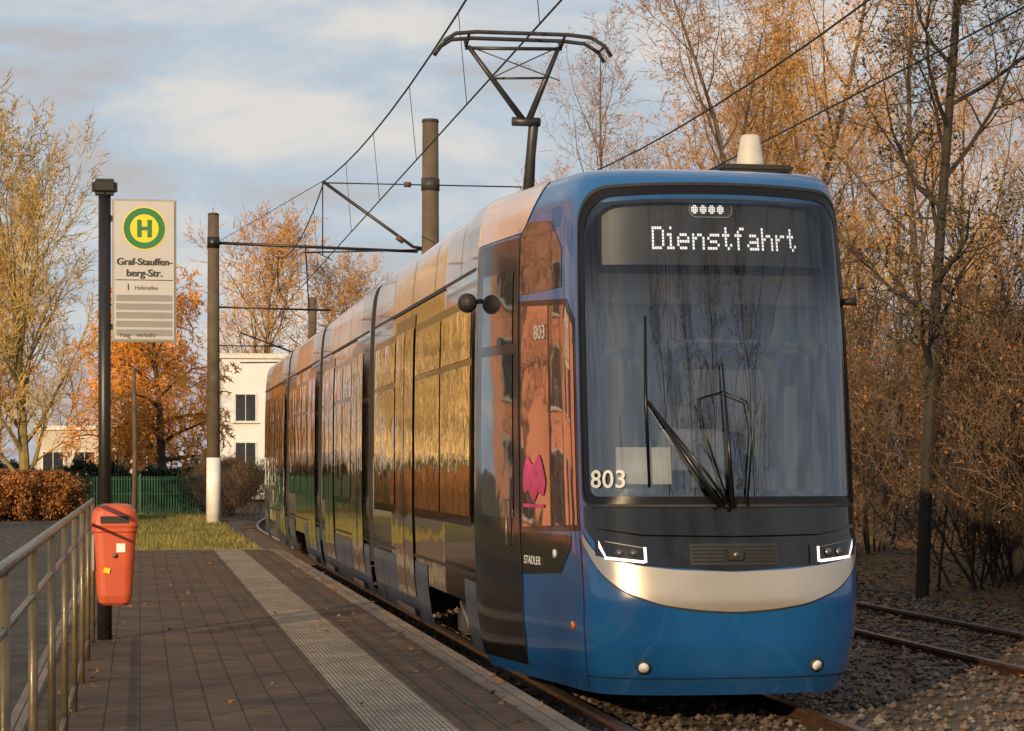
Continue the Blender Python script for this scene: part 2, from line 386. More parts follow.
def sideband(name,y0,y1,z0,z1,off,mat,nz=8):
    for sg in(-1,1):
        a,b=s_of_y(y0),s_of_y(y1)
        if sg<0: a,b=-b,-a
        band(name,a,b,lambda s:z0,lambda s:z1,max(1,int((y1-y0)/.5)),nz,off,mat,TRAM)
secs=[(2.7,10.2,[(6.55,7.95)],[(3.3,5.6)]),(10.65,17.2,[(11.3,12.6),(15.2,16.5)],[]),(17.65,24.2,[(18.3,19.6)],[(20.6,22.8)]),(24.65,31.6,[(25.2,26.5)],[(28.0,30.4)])]
for k,(y0,y1,doors,bog) in enumerate(secs):
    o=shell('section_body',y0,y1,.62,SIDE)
    for p in o.data.polygons: p.use_smooth=(len(p.vertices)==4)
    edges=[y0+.18]
    for d in doors: edges+= [d[0]-.10,d[1]+.10]
    edges.append(y1-.15)
    for a,b in zip(edges[::2],edges[1::2]):
        if b-a<.4: continue
        sideband('window_band',a,b,1.22,2.92,.004,BLK)
        n=max(1,round((b-a)/1.45)); w=(b-a)/n
        for i in range(n):
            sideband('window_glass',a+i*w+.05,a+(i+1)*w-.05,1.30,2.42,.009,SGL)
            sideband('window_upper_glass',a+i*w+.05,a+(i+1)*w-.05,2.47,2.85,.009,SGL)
    for d in doors:
        sideband('door_surround',d[0]-.05,d[1]+.05,.40,3.02,.006,BLK)
        m=(d[0]+d[1])/2
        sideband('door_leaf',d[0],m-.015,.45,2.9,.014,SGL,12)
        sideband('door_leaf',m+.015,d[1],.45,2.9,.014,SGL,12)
        sideband('door_seam',m-.012,m+.012,.45,2.9,.02,BLKM)
        sideband('door_step',d[0],d[1],.30,.36,.05,STEEL,1)
    sideband('gutter_line',y0,y1,3.085,3.115,.012,BLKM,1)
    sideband('belt_line',y0,y1,.845,.865,.010,BLKM,1)
    y=y0+.9
    while y<y1-.3:
        sideband('cowl_seam',y-.01,y+.01,3.12,3.50,.004,BLKM,5); y+=1.6
    segs=[]; cur=y0
    for a,b in bog: segs.append((cur,a)); cur=b
    segs.append((cur,y1))
    for a,b in segs:
        sideband('skirt',a,b,.24,.80,.006,BLUED,4)
        yy=a+1.1
        while yy<b-.3: sideband('skirt_seam',yy-.008,yy+.008,.24,.8,.010,BLKM,3); yy+=1.1
    for a,b in bog:
        m=(a+b)/2
        for sg in(-1,1):
            for yy in(m-.62,m+.62):
                V=[];F=[]
                tubegeo(V,F,[(sg*.66,yy,.31),(sg*.70,yy,.31),(sg*.70,yy,.31),(sg*.80,yy,.31)],[.34,.34,.31,.31],28,cap=True)
                tubegeo(V,F,[(sg*.80,yy,.31),(sg*.86,yy,.31)],[.12,.10],16,cap=True)
                mesh('wheel',V,F,RUST,TRAM)
            box('bogie_frame',(sg*.98,m,.46),(.14,1.9,.16),DARKG,TRAM,.03)
            for yy in(m-.62,m+.62): box('axle_box',(sg*1.02,yy,.34),(.16,.26,.24),DARKG,TRAM,.03)
            tube('damper',[(sg*1.12,m-.25,.34),(sg*1.12,m+.25,.52)],.035,STEEL,TRAM,10)
        box('bogie_centre',(0,m,.42),(1.2,1.4,.3),BLKM,TRAM,.03)
box('underframe',(0,17,.5),(1.5,28,.2),BLKM,TRAM)
box('front_underframe',(0,1.9,.45),(1.6,2.2,.4),BLKM,TRAM)
for a,b in((10.2,10.65),(17.2,17.65),(24.2,24.65)):
    n=5
    for i in range(n):
        w=(b-a)/n
        box('bellows_fold',(0,a+w*(i+.5),2.0),(2.44 if i%2 else 2.36,w-.004,3.0),RUBBER,TRAM,.02)
PAN=empty('pantograph_frame',(-.10,0,.09)); PAN.parent=TRAM
py=7.2
L=[]
PM=M('pantograph_steel',(.05,.05,.055),.45,.6,.3,6)
zt=5.80
L+=[([(.14,py+1.3,3.75),(.08,py+.2,5.02)],.05),
    ([(.22,py+1.3,3.75),(0.08,py+.2,5.02)],.03),
    ([(-.02,py+.2,5.0),(-.60,py+.05,5.70)],[.035,.022]),([(.02,py+.2,5.0),(.30,py+.05,5.72)],[.035,.022]),
    ([(-.14,py+.2,5.0),(.14,py+.2,5.0)],.045),
    ([(-.35,py+.1,5.40),(.18,py+.1,5.42)],.012),
    ([(-.60,py+.05,5.70),(.30,py,5.38)],.006),([(.30,py+.05,5.72),(-.35,py,5.40)],.006),
    ([(-.63,py+.05,5.68),(.33,py+.05,5.70)],.018)]
for dy in(-.16,.16):
    L.append(([(-.92,py+dy,5.62),(-.86,py+dy,5.71),(-.75,py+dy,5.78),(-.55,py+dy,zt),(.35,py+dy,zt),(.58,py+dy,5.78),(.72,py+dy,5.70),(.78,py+dy,5.60)],.02))
    L.append(([(-.62,py+.05,5.69),(-.62,py+dy,5.79)],.015)); L.append(([(.32,py+.05,5.71),(.32,py+dy,5.79)],.015))
L+=[([(-.86,py-.16,5.71),(-.86,py+.16,5.71)],.012),([(.72,py-.16,5.70),(.72,py+.16,5.70)],.012)]
tubes('pantograph_arms',L,PM,PAN,8)
box('pantograph_base',(.1,py+1.1,3.75),(.9,1.2,.10),DARKG,PAN,.02)
for x in(-.3,.5):
    for yy in(py+.6,py+1.6): tube('insulator',[(x,yy,3.6),(x,yy,3.75)],.05,RUST,PAN,10)
for a,b in((4.0,6.0),(11.5,16.0),(18.5,23.0),(25.6,30.4)):
    box('roof_equipment',(0,(a+b)/2,3.83),(1.5,b-a,.10),DARKG,TRAM,.03)
# ------------------------------------------------------------------ GROUND
def sheet(name,x0,x1,y0,y1,z,mat,nx=1,ny=1,fn=None,parent=None):
    V=[];F=[]
    for i in range(nx+1):
        for j in range(ny+1):
            x=x0+(x1-x0)*i/nx; y=y0+(y1-y0)*j/ny
            V.append((x,y,z if fn is None else fn(x,y)))
    for i in range(nx):
        for j in range(ny):
            a=i*(ny+1)+j; F.append((a,a+ny+1,a+ny+2,a+1))
    return mesh(name,V,F,mat,parent,smooth=True)
EARTH=M('earth',(.075,.052,.035),.95,0,.3,1.5,bump=.6,bscale=8,col2=(.13,.085,.05))
GRASS=M('grass_ground',(.06,.075,.022),.95,0,.3,.8,bump=.8,bscale=12,col2=(.12,.10,.04))
sheet('ground',-600,600,-300,900,-.16,EARTH,4,4)
sheet('grass_verge',-60,2.0,38.05,140,.12,GRASS,10,14)
sheet('grass_verge',-60,-3.6,-60,38.03,.14,GRASS)
def paving(name,c1,c2,mort,bw,bh,rough=.85,offset=0.0,stain=.5,ms=.006):
    m,n,b=nt(name)
    tc=n.nodes.new('ShaderNodeTexCoord'); br=n.nodes.new('ShaderNodeTexBrick')
    br.offset=offset; br.inputs['Scale'].default_value=1; br.inputs['Brick Width'].default_value=bw; br.inputs['Row Height'].default_value=bh
    br.inputs['Mortar Size'].default_value=ms; br.inputs['Mortar Smooth'].default_value=.3
    br.inputs['Color1'].default_value=(*c1,1); br.inputs['Color2'].default_value=(*c2,1); br.inputs['Mortar'].default_value=(*mort,1)
    n.links.new(tc.outputs['Object'],br.inputs['Vector'])
    no=n.nodes.new('ShaderNodeTexNoise'); no.inputs['Scale'].default_value=1.3; no.inputs['Detail'].default_value=8; no.inputs['Roughness'].default_value=.7
    n.links.new(tc.outputs['Object'],no.inputs['Vector'])
    mr=n.nodes.new('ShaderNodeMapRange'); mr.inputs[1].default_value=.3;mr.inputs[2].default_value=.7;mr.inputs[3].default_value=1-stain;mr.inputs[4].default_value=1.3
    n.links.new(no.outputs['Fac'],mr.inputs[0])
    mu=n.nodes.new('ShaderNodeMix'); mu.data_type='RGBA'; mu.blend_type='MULTIPLY'; mu.inputs[0].default_value=1
    n.links.new(br.outputs['Color'],mu.inputs[6]); n.links.new(mr.outputs[0],mu.inputs[7])
    vo=n.nodes.new('ShaderNodeTexVoronoi'); vo.inputs['Scale'].default_value=5.5; n.links.new(tc.outputs['Object'],vo.inputs['Vector'])
    mrv=n.nodes.new('ShaderNodeMapRange'); mrv.inputs[1].default_value=.10; mrv.inputs[2].default_value=.14; mrv.inputs[3].default_value=.6; mrv.inputs[4].default_value=1
    n.links.new(vo.outputs['Distance'],mrv.inputs[0])
    mu2=n.nodes.new('ShaderNodeMix'); mu2.data_type='RGBA'; mu2.blend_type='MULTIPLY'; mu2.inputs[0].default_value=1
    n.links.new(mu.outputs[2],mu2.inputs[6]); n.links.new(mrv.outputs[0],mu2.inputs[7]); n.links.new(mu2.outputs[2],b.inputs['Base Color'])
    n3=n.nodes.new('ShaderNodeTexNoise'); n3.inputs['Scale'].default_value=60; n.links.new(tc.outputs['Object'],n3.inputs['Vector'])
    ad=n.nodes.new('ShaderNodeMath'); ad.operation='SUBTRACT'; mm=n.nodes.new('ShaderNodeMath'); mm.operation='MULTIPLY'; mm.inputs[1].default_value=.35
    n.links.new(n3.outputs['Fac'],mm.inputs[0]); n.links.new(mm.outputs[0],ad.inputs[0]); n.links.new(br.outputs['Fac'],ad.inputs[1])
    bp=n.nodes.new('ShaderNodeBump'); bp.inputs['Strength'].default_value=.6; bp.inputs['Distance'].default_value=.010
    n.links.new(ad.outputs[0],bp.inputs['Height']); n.links.new(bp.outputs['Normal'],b.inputs['Normal'])
    b.inputs['Roughness'].default_value=rough; b.inputs['Specular IOR Level'].default_value=.25
    return m
PAVE=paving('platform_pavers',(.115,.074,.048),(.082,.054,.037),(.036,.027,.02),.2,.2,ms=.006)
STRIP=paving('tactile_pavers',(.33,.28,.215),(.27,.23,.18),(.13,.11,.09),.03,.30,stain=.4)
KERB=paving('kerb_stone',(.23,.18,.135),(.18,.145,.115),(.05,.045,.04),.5,1.0,stain=.4)
ASPH=M('asphalt',(.055,.050,.046),.9,0,.25,3,bump=.4,bscale=80,col2=(.085,.078,.07),spec=.25)
PLAT=empty('platform')
PZ=.25
sheet('platform_surface',-.62,2.2,-6,38,PZ,PAVE,1,1,parent=PLAT)
sheet('tactile_strip',1.24,1.72,-6,37.9,PZ+.004,STRIP,parent=PLAT)
sheet('platform_dark_line',1.95,1.99,-6,37.9,PZ+.004,ASPH,parent=PLAT)
box('platform_edge',(2.31,16,.07),(.22,44,.37),KERB,PLAT,.01)
box('platform_edge_left',(-.68,16,.10),(.12,44,.32),KERB,PLAT,.01)
box('platform_end_kerb',(.8,38.05,.08),(2.86,.12,.35),KERB,PLAT,.01)
box('platform_core',(.8,16,.0),(2.8,44,.44),BLKM,PLAT)
sheet('asphalt_path',-3.6,-.74,-20,60,.215,ASPH)
def cx(y): return max(0,y-56)**2/260.
BAL=M('ballast_ground',(.085,.062,.045),.95,0,.35,9,bump=1,bscale=25,col2=(.14,.105,.08))
def strip(name,xa,xb,y0,y1,z,mat,ny,parent=None,curve=True):
    V=[];F=[]
    for j in range(ny+1):
        y=y0+(y1-y0)*j/ny; c=cx(y) if curve else 0
        V+= [(xa+c,y,z),(xb+c,y,z)]
    for j in range(ny): F.append((2*j,2*j+1,2*j+3,2*j+2))
    return mesh(name,V,F,mat,parent)
strip('ballast_bed',2.0,10.3,-10,130,-.10,BAL,70)
SLW=M('sleeper_wood',(.07,.05,.038),.9,0,.3,8)
for tcx in(3.84,8.05):
    T=empty('railway_track')
    for sg in(-1,1):
        V=[];F=[]; prof=[(-.07,-.14),(-.07,-.125),(-.012,-.10),(-.012,-.04),(-.036,-.03),(-.036,0),(.036,0),(.036,-.03),(.012,-.04),(.012,-.10),(.07,-.125),(.07,-.14)]
        ys=np.linspace(-8,130,90); n=len(prof)
        for y in ys:
            for px,pz in prof: V.append((tcx+sg*.735+px+cx(y),y,pz))
        MI=[]
        for j in range(len(ys)-1):
            for k in range(n-1): F.append((j*n+k,j*n+k+1,(j+1)*n+k+1,(j+1)*n+k)); MI.append(1 if k==5 else 0)
        mesh('rail',V,F,[RUST,STEEL],T,mi=MI)
    V=[];F=[]
    y=2.
    while y<90:
        b=len(V); c=cx(y)
        for dx in(-1.2,1.2):
            for dy in(-.12,.12):
                for dz in(-.2,-.085): V.append((tcx+dx+c,y+dy,dz))
        F+= [(b,b+1,b+3,b+2),(b+4,b+6,b+7,b+5),(b+1,b+5,b+7,b+3),(b,b+4,b+5,b+1),(b+2,b+3,b+7,b+6)]
        y+=.65
    mesh('sleepers',V,F,SLW,T)
rnd=random.Random(4)
STN=[M('stone_a',(.13,.10,.08),.9,0,.3,3),M('stone_b',(.085,.065,.05),.9,0,.3,3),M('stone_c',(.20,.17,.14),.9,0,.3,3)]
V=[];F=[];MI=[]
OC=[(1,0,0),(-1,0,0),(0,1,0),(0,-1,0),(0,0,1),(0,0,-1)]; OF=[(0,2,4),(2,1,4),(1,3,4),(3,0,4),(2,0,5),(1,2,5),(3,1,5),(0,3,5)]
for i in range(15000):
    y=10+28*rnd.random()**1.3; x=rnd.uniform(2.45,10.4)
    if abs(abs(x-3.84)-.735)<.06 or abs(abs(x-8.05)-.735)<.06: continue
    r=rnd.uniform(.016,.042); b=len(V); z=-.095+rnd.uniform(0,.03)
    for o in OC: V.append((x+o[0]*r*rnd.uniform(.7,1.3),y+o[1]*r*rnd.uniform(.7,1.3),z+o[2]*r*rnd.uniform(.6,1)))
    m=rnd.choice([0,0,1,1,2])
    for f in OF: F.append(tuple(b+k for k in f)); MI.append(m)
mesh('ballast_stones',V,F,STN,mi=MI)
def bank(x,y):
    xx=x-cx(y)
    t=min(1,max(0,(xx-10.0)/7.0)); t=t*t*(3-2*t)
    return -.14+1.3*t+.10*math.sin(x*1.7+y*.9)*t+.08*math.sin(x*3.1-y*2.3)*t
sheet('embankment',9.9,60,-30,160,0,M('leaf_litter',(.10,.055,.028),.95,0,.35,4,bump=1,bscale=14,col2=(.17,.10,.045)),70,190,fn=lambda x,y: bank(x+cx(y),y) )
LEAFD=[M('dead_leaf_a',(.25,.11,.035),.8,0,.3,3),M('dead_leaf_b',(.15,.08,.03),.8,0,.3,3)]
V=[];F=[];MI=[]
def leafq(x,y,z,r):
    a=rnd.uniform(0,6.28); b=len(V)
    for k in range(4): V.append((x+r*math.cos(a+k*1.57),y+r*math.sin(a+k*1.57)*.8,z+rnd.uniform(-.012,.02)))
    F.append((b,b+1,b+2,b+3)); MI.append(rnd.randint(0,1))
for i in range(14000):
    y=11+34*rnd.random(); x=10.6+rnd.gauss(0,2.4)
    if x<4.9: continue
    leafq(x,y,(bank(x,y) if x>10 else -.09)+.03,rnd.uniform(.02,.05))
for i in range(320):
    y=rnd.uniform(9,37); x=rnd.choice([rnd.uniform(-.6,-.2),rnd.uniform(2.0,2.4),rnd.uniform(-.5,2.3)])
    leafq(x,y,PZ+.02,rnd.uniform(.012,.03))
mesh('fallen_leaves',V,F,LEAFD,mi=MI)
GB=M('grass_blades',(.11,.15,.03),.9,0,.4,1,col2=(.28,.23,.06))
V=[];F=[]
for i in range(20000):
    y=38.3+34*rnd.random()**1.4; x=rnd.uniform(-4,2.2); h=rnd.uniform(.04,.13); a=rnd.uniform(0,3.14); w=.012
    b=len(V); V+= [(x-w*math.cos(a),y-w*math.sin(a),.11),(x+w*math.cos(a),y+w*math.sin(a),.11),(x+rnd.uniform(-.05,.05),y+rnd.uniform(-.05,.05),.12+h)]
    F.append((b,b+1,b+2))
mesh('grass_tufts',V,F,GB)
# ------------------------------------------------------------------ TREES
def make_tree(name,seed,H,R,tr,mats,n1=18,n2=7,n3=6,n4=5,up=.15,droop=0,start=.2,lean=0,leaf=0,leafsize=.08,tipw=.012,ang=(35,65),shape='oval',multi=1,wob0=.06):
    r=random.Random(seed); V=[];F=[];MI=[]
    def perp(d):
        ref=Vector((0,0,1)) if abs(d.z)<.9 else Vector((1,0,0))
        u=d.cross(ref).normalized(); return u,d.cross(u)
    def child_dir(d,an,az):
        u,v=perp(d); return (d*math.cos(an)+(u*math.cos(az)+v*math.sin(az))*math.sin(an)).normalized()
    def blade(p,d,L,w):
        u,v=perp(d); a=r.uniform(0,6.28); q=u*math.cos(a)+v*math.sin(a); b=len(V)
        V.extend([p-q*w*.5,p+q*w*.5,p+d*L]); F.append((b,b+1,b+2)); MI.append(1)
        if leaf and r.random()<leaf:
            for t in (.5,1.0):
                c=p+d*L*t+Vector((r.gauss(0,.04),r.gauss(0,.04),r.gauss(0,.04))); s=leafsize*r.uniform(.5,1.3); b=len(V)
                e1=Vector((r.gauss(0,1),r.gauss(0,1),r.gauss(0,1))).normalized(); e2=perp(e1)[0]
                V.extend([c-e1*s*.5,c+e2*s*.3,c+e1*s*.5,c-e2*s*.3]); F.append((b,b+1,b+2,b+3)); MI.append(2)
    def grow(p,d,L,rd,lv):
        ns=(8,5,4,2)[lv]; wob=(wob0,.16,.2,.25)[lv]; pts=[p.copy()];rs=[rd];ds=[d.copy()]
        for i in range(ns):
            tro=up if lv<3 else up*.6
            d=(d+Vector((r.gauss(0,wob),r.gauss(0,wob),r.gauss(0,wob)*.6+(tro if lv else .03)-(droop*(lv/2.) if lv>=1 else 0)*(i/ns+.3)))).normalized()
            p=p+d*L/ns; pts.append(p.copy()); ds.append(d.copy()); rs.append(max(rd*(1-.86*(i+1)/ns),.004))
        tubegeo(V,F,pts,rs,(8,5,3,3)[lv],MI,0 if lv<2 else 1)
        cnt=(n1,n2,n3,n4)[lv]; st=(start,.2,.15,.1)[lv]
        az=r.uniform(0,6.28)
        for c in range(cnt):
            t=st+(1-st)*((c+r.random()*.8)/cnt); t=min(t,.999); x=t*ns; i=int(x); fr=x-i
            q=pts[i].lerp(pts[i+1],fr); dd=ds[i]; az+=2.4+r.uniform(-.4,.4)
            an=rad(r.uniform(*ang))
            if lv==0:
                f=(t-start)/(1-start)
                if shape=='oval': ln=R*(.55+.75*math.sin(math.pi*min(1,f*.85+.12)))*r.uniform(.75,1.15)
                elif shape=='cone': ln=R*(1.15-.95*f)*r.uniform(.75,1.15)
                else: ln=R*(.7+.5*f)*r.uniform(.6,1.2)
                an*= (1.05-.4*f)
            else: ln=L*(.62,.55,.5,.5)[lv]*(1-.45*t)*r.uniform(.7,1.3)
            nd=child_dir(dd,an,az)
            rr=max(rd*(1-.86*t)*(.55 if lv==0 else .6),.004)
            if lv<3: grow(q,nd,ln,rr,lv+1)
            else: blade(q,nd,max(.15,ln*1.4),tipw)
        if lv==3: blade(p,d,L*.5,tipw)
    for m in range(multi):
        o=Vector((0,0,-.15)) if multi==1 else Vector((r.gauss(0,.25),r.gauss(0,.25),-.1))
        d=Vector((lean+r.gauss(0,.02),r.gauss(0,.02),1)) if multi==1 else Vector((r.gauss(0,.35),r.gauss(0,.35),1))
        grow(o,d.normalized(),H*(1 if multi==1 else r.uniform(.7,1)),tr,0)
    me=bpy.data.meshes.new(name); me.from_pydata([tuple(v) for v in V],[],F)
    for m in mats: me.materials.append(m)
    me.polygons.foreach_set('material_index',MI); me.update()
    return me
BK=M('bark_brown',(.10,.072,.05),.9,0,.3,5); BKD=M('bark_dark',(.03,.024,.02),.9,0,.3,5); BKM=M('bark_mossy',(.20,.16,.06),.9,0,.3,3)
TWG=M('twig_gold',(.44,.24,.07),.85,0,.3,1); TWB=M('twig_brown',(.25,.14,.06),.85,0,.3,1); TWD=M('twig_dark',(.05,.038,.028),.9,0,.3,1); TWO=M('twig_willow_orange',(.70,.31,.05),.8,0,.2,1); TWM=M('twig_mossy',(.42,.29,.09),.85,0,.3,1)
TWBR=M('twig_brush',(.13,.082,.05),.85,0,.3,1)
LFG=M('leaf_gold',(.48,.27,.05),.8,0,.4,1); LFO=M('leaf_olive',(.10,.085,.025),.8,0,.4,1); LFR=M('leaf_rust',(.36,.15,.04),.8,0,.4,1); LFE=M('leaf_evergreen',(.035,.055,.022),.8,0,.4,2)
T_left=make_tree('left_tree_mesh',3,10.6,3.3,.17,[BKM,TWM,LFG],n1=30,n2=9,n3=7,n4=5,up=.22,start=.10,ang=(28,52),tipw=.030)
T_nar=make_tree('crown_tree_mesh',8,12,4.2,.2,[BK,TWG,LFG],n1=22,n2=9,n3=7,n4=5,up=.2,start=.25,ang=(30,60),tipw=.05)
T_wil=make_tree('willow_mesh',5,7.2,2.6,.22,[BK,TWO,LFR],n1=22,n2=10,n3=8,n4=6,up=.05,droop=.5,start=.2,ang=(40,75),tipw=.06,shape='oval')
T_g=[make_tree('forest_tree_mesh_%d'%i,20+i,14+i%3,3.1,.13,[BK,(TWG,TWB,TWG)[i%3],(LFG,LFR,LFG)[i%3]],n1=20,n2=7,n3=6,n4=4,up=.2,start=.12,leaf=(.6,.0,.35)[i%3],leafsize=.09,tipw=.023) for i in range(5)]
T_dark=make_tree('dark_tree_mesh',44,15,3.4,.10,[BKD,TWD,LFO],n1=30,n2=9,n3=7,n4=4,up=.10,droop=.05,start=.20,ang=(40,70),leaf=.6,leafsize=.075,tipw=.014,shape='flat',lean=.02,wob0=.08)
T_shr=[make_tree('brush_mesh_%d'%i,60+i,2.8,1.1,.02,[TWD,(TWBR,TWD)[i%2],LFR],n1=7,n2=5,n3=4,n4=3,up=.25,start=.15,leaf=.08,leafsize=.06,tipw=.013,multi=8) for i in range(3)]
T_hed=make_tree('hedge_mesh',77,1.5,.6,.02,[BKD,TWB,LFR],n1=8,n2=5,n3=5,n4=4,leaf=1,leafsize=.10,multi=6,tipw=.012)
T_evg=make_tree('evergreen_mesh',78,2.6,1.0,.03,[BKD,TWD,LFE],n1=10,n2=6,n3=5,n4=4,leaf=1,leafsize=.18,multi=5,tipw=.012)
def inst(name,me,loc,sc=1,rz=0,parent=None):
    o=bpy.data.objects.new(name,me); o.location=loc; o.rotation_euler=(0,0,rz)
    o.scale=(sc,sc,sc) if not isinstance(sc,tuple) else sc
    return link(o,parent)
inst('bare_tree',T_left,(-3.0,61,.1),.97,0)
inst('bare_tree',T_left,(-6.8,67,.1),1.05,2)
inst('bare_tree',T_nar,(6.4,124,.0),1.1,0)
inst('bare_tree',T_nar,(13.2,128,.0),.95,2)
inst('bare_tree',T_nar,(-6.5,100,.0),.8,4)
inst('willow_tree',T_wil,(.9,86,.1),(1.0,1.0,1.12),0)
inst('willow_tree',T_wil,(-.8,95,.1),.95,2)
tube('young_tree_trunk',[(-.15,55,.1),(-.12,55,2),(-.15,55.05,4.1)],[.07,.06,.04],BK)
inst('dark_tree',T_dark,(10.35,28.2,.0),1,0.0)
inst('dark_tree',T_dark,(14.3,27.5,.4),1.05,2.9)
FOR=empty('forest_tree_row')
r=random.Random(11)
for i in range(50):
    y=24+105*r.random()**1.0; x=12.4+cx(y)+(r.random()**1.1)*20
    s=r.uniform(.72,1.05)
    inst('tree',T_g[i%5],(x,y,bank(x,y)-.1),(s,s,s*r.uniform(.85,1.05)),r.uniform(0,6.28),FOR)
BR=empty('undergrowth')
for i in range(105):
    y=17+70*r.random()**1.3; x=11.2+cx(y)+r.random()**1.5*8
    s=r.uniform(.6,1.3)
    inst('brush',T_shr[i%3],(x,y,bank(x,y)-.05),(s,s,s*1.15),r.uniform(0,6.28),BR)
for i in range(12):
    s=r.uniform(.45,.65); inst('brush',T_shr[i%3],(r.uniform(1.7,3.4),r.uniform(66,76),.1),(s,s,s),r.uniform(0,6.28),BR)
HG=empty('beech_hedge')
for i in range(30):
    inst('hedge_part',T_hed,(r.uniform(-5.4,-2.5),r.uniform(60,64),.1),(1,1,.85),r.uniform(0,6.28),HG)
EV=empty('evergreen_shrubs')
for i in range(32):
    inst('shrub',T_evg,(r.uniform(-7,4.0),r.uniform(77,88),.1),r.uniform(.45,.7),r.uniform(0,6.28),EV)
BG=empty('distant_tree_row')
for i in range(22):
    x=-40+i*2.6+r.uniform(-1,1); y=r.uniform(135,145); s=r.uniform(.4,.6)
    inst('tree',T_g[(0,2,3)[i%3]],(x,y,0),(s*1.5,s*1.5,s),r.uniform(0,6.28),BG)
LT=empty('roadside_tree_row')
for (x,y,s,k) in [(-13,60,1,3),(-12,40,.85,1),(-22,50,1.1,0),(-14.5,132,1.2,3)]:
    inst('tree',T_g[k],(x,y,.1),s,x*1.3,LT)
BT=empty('added_trees_behind_camera')  # unseen trees added behind the camera to shade platform and tram front
for i in range(22):
    x=-44+i*2.05+r.uniform(-.8,.8); y=r.uniform(-36,-24)
    s=r.uniform(.74,.96)
    if i in(8,9): continue
    inst('tree',T_g[i%5],(x,y,0),(s,s,s*.95),r.uniform(0,6.28),BT)
for (x,y,s) in [(3,-26,1.5),(8.5,-22,1.35),(13,-27,1.6),(17,-18,1.4)]:  # taller unseen trees added to streak the windscreen reflection
    inst('tree',T_g[1],(x,y,0),s,x,BT)
# ------------------------------------------------------------------ BUILDINGS
def house(name,x0,x1,y0,depth,h,wall,rows,cols,winw=1.1,winh=1.4,rz=0,roof=None,floor0=1.0,dz=2.8):
    E=empty(name,(x0,y0,0)); E.rotation_euler=(0,0,rz); w=x1-x0
    box('walls',(w/2,depth/2,h/2),(w,depth,h),wall,E)
    WG=M(name+'_window',(.03,.035,.045),.08,0,.3,3); FR=M(name+'_frame',(.6,.6,.58),.5)
    for f in range(rows):
        for c in range(cols):
            cxx=(c+.5)*w/cols; z=floor0+f*dz+winh/2
            box('window_frame',(cxx,-.01,z),(winw+.14,.06,winh+.14),FR,E)
            box('window_pane',(cxx-winw*.25,-.045,z),(winw*.46,.02,winh),WG,E); box('window_pane',(cxx+winw*.25,-.045,z),(winw*.46,.02,winh),WG,E)
            box('window_sill',(cxx,-.08,z-winh/2-.1),(winw+.3,.14,.05),FR,E)
    if roof:
        V=[(-.3,-.4,h),(w+.3,-.4,h),(w+.3,depth+.4,h),(-.3,depth+.4,h),(-.3,depth/2,h+depth*.35),(w+.3,depth/2,h+depth*.35)]
        mesh('roof',V,[(0,1,5,4),(2,3,4,5),(0,4,3),(1,2,5)],roof,E)
    else: box('parapet',(w/2,depth/2,h+.12),(w+.3,depth+.3,.24),FR,E)
    return E
house('white_apartment_house',4.0,18,110,10,7.0,M('render_white',(.66,.69,.74),.85,0,.06,1),2,6,1.0,1.3,floor0=1.5,dz=2.4)
house('cream_bungalow',-5.5,1.2,122,9,3.6,M('render_cream',(.5,.45,.4),.85,0,.08,1),1,4)
house('pink_apartment_block',-34,-12,38,12,12,M('render_pink',(.80,.38,.24),.85,0,.08,1),4,8,1.2,1.5,rz=rad(28))
house('yellow_reflection_block',-42,-10.8,152,12,26,M('render_yellow',(.85,.66,.36),.85,0,.08,1),8,11,1.3,1.5,dz=3.0)  # out of view; added and sized to reflect gold in the tram side
house('added_block_behind_camera',-34,-4,-52,8,8.5,M('brick_wall',(.28,.13,.09),.9,0,.2,3),2,8)  # unseen building added behind the camera along with the shading trees
# ------------------------------------------------------------------ green fence
FE=empty('green_fence'); GRN=M('fence_green',(.025,.085,.05),.6,0,.2,3)
V=[];F=[]
x=-6.0
while x<2.0:
    tubegeo(V,F,[(x,70,.1),(x,70,1.35)],[.026,.026],4,cap=True); x+=.085
for z in(.3,.8,1.25): tubegeo(V,F,[(-6,70.03,z),(2,70.03,z)],[.025,.025],4)
mesh('fence_bars',V,F,GRN,FE)
for i in range(5): box('fence_post',(-6+i*2,70,.75),(.07,.07,1.35),GRN,FE)
# ------------------------------------------------------------------ railing
RL=empty('railing'); RP=M('railing_paint',(.15,.115,.065),.4,.4,.35,6,bump=.15,coat=.2)
rx=-.38; L=[([(rx,-2,PZ+1.16),(rx,18.35,PZ+1.16)],.020),([(rx,-2,PZ+.98),(rx,18.35,PZ+.98)],.012),([(rx,-2,PZ+.15),(rx,18.35,PZ+.15)],.012)]
y=18.3
while y>-2:
    L.append(([(rx,y,PZ),(rx,y,PZ+1.15)],.018)); y-=1.7
tubes('rails',L,RP,RL,10)
# ------------------------------------------------------------------ stop sign
SG=empty('tram_stop_sign',(-.29,18.6,PZ))
PB=M('pole_black',(.012,.012,.013),.4,0,.3,5)
tube('pole',[(0,0,-.02),(0,0,3.72)],.052,PB,SG,14)
tube('pole_sleeve',[(0,0,0),(0,0,.9)],.062,PB,SG,14)
bm=bmesh.new(); bmesh.ops.create_cube(bm,size=1); bmesh.ops.scale(bm,vec=(.21,.16,.13),verts=bm.verts); bmesh.ops.bevel(bm,geom=bm.edges[:],offset=.03,segments=3,affect='EDGES')
me=bpy.data.meshes.new('pole_cap'); bm.to_mesh(me); bm.free(); me.materials.append(PB); o=bpy.data.objects.new('pole_cap',me); o.location=(0,0,3.76); link(o,SG)
PW=M('sign_panel_white',(.42,.43,.45),.5,0,.05,4); PG=M('sign_frame_grey',(.30,.30,.30),.4,.3,.1,4)
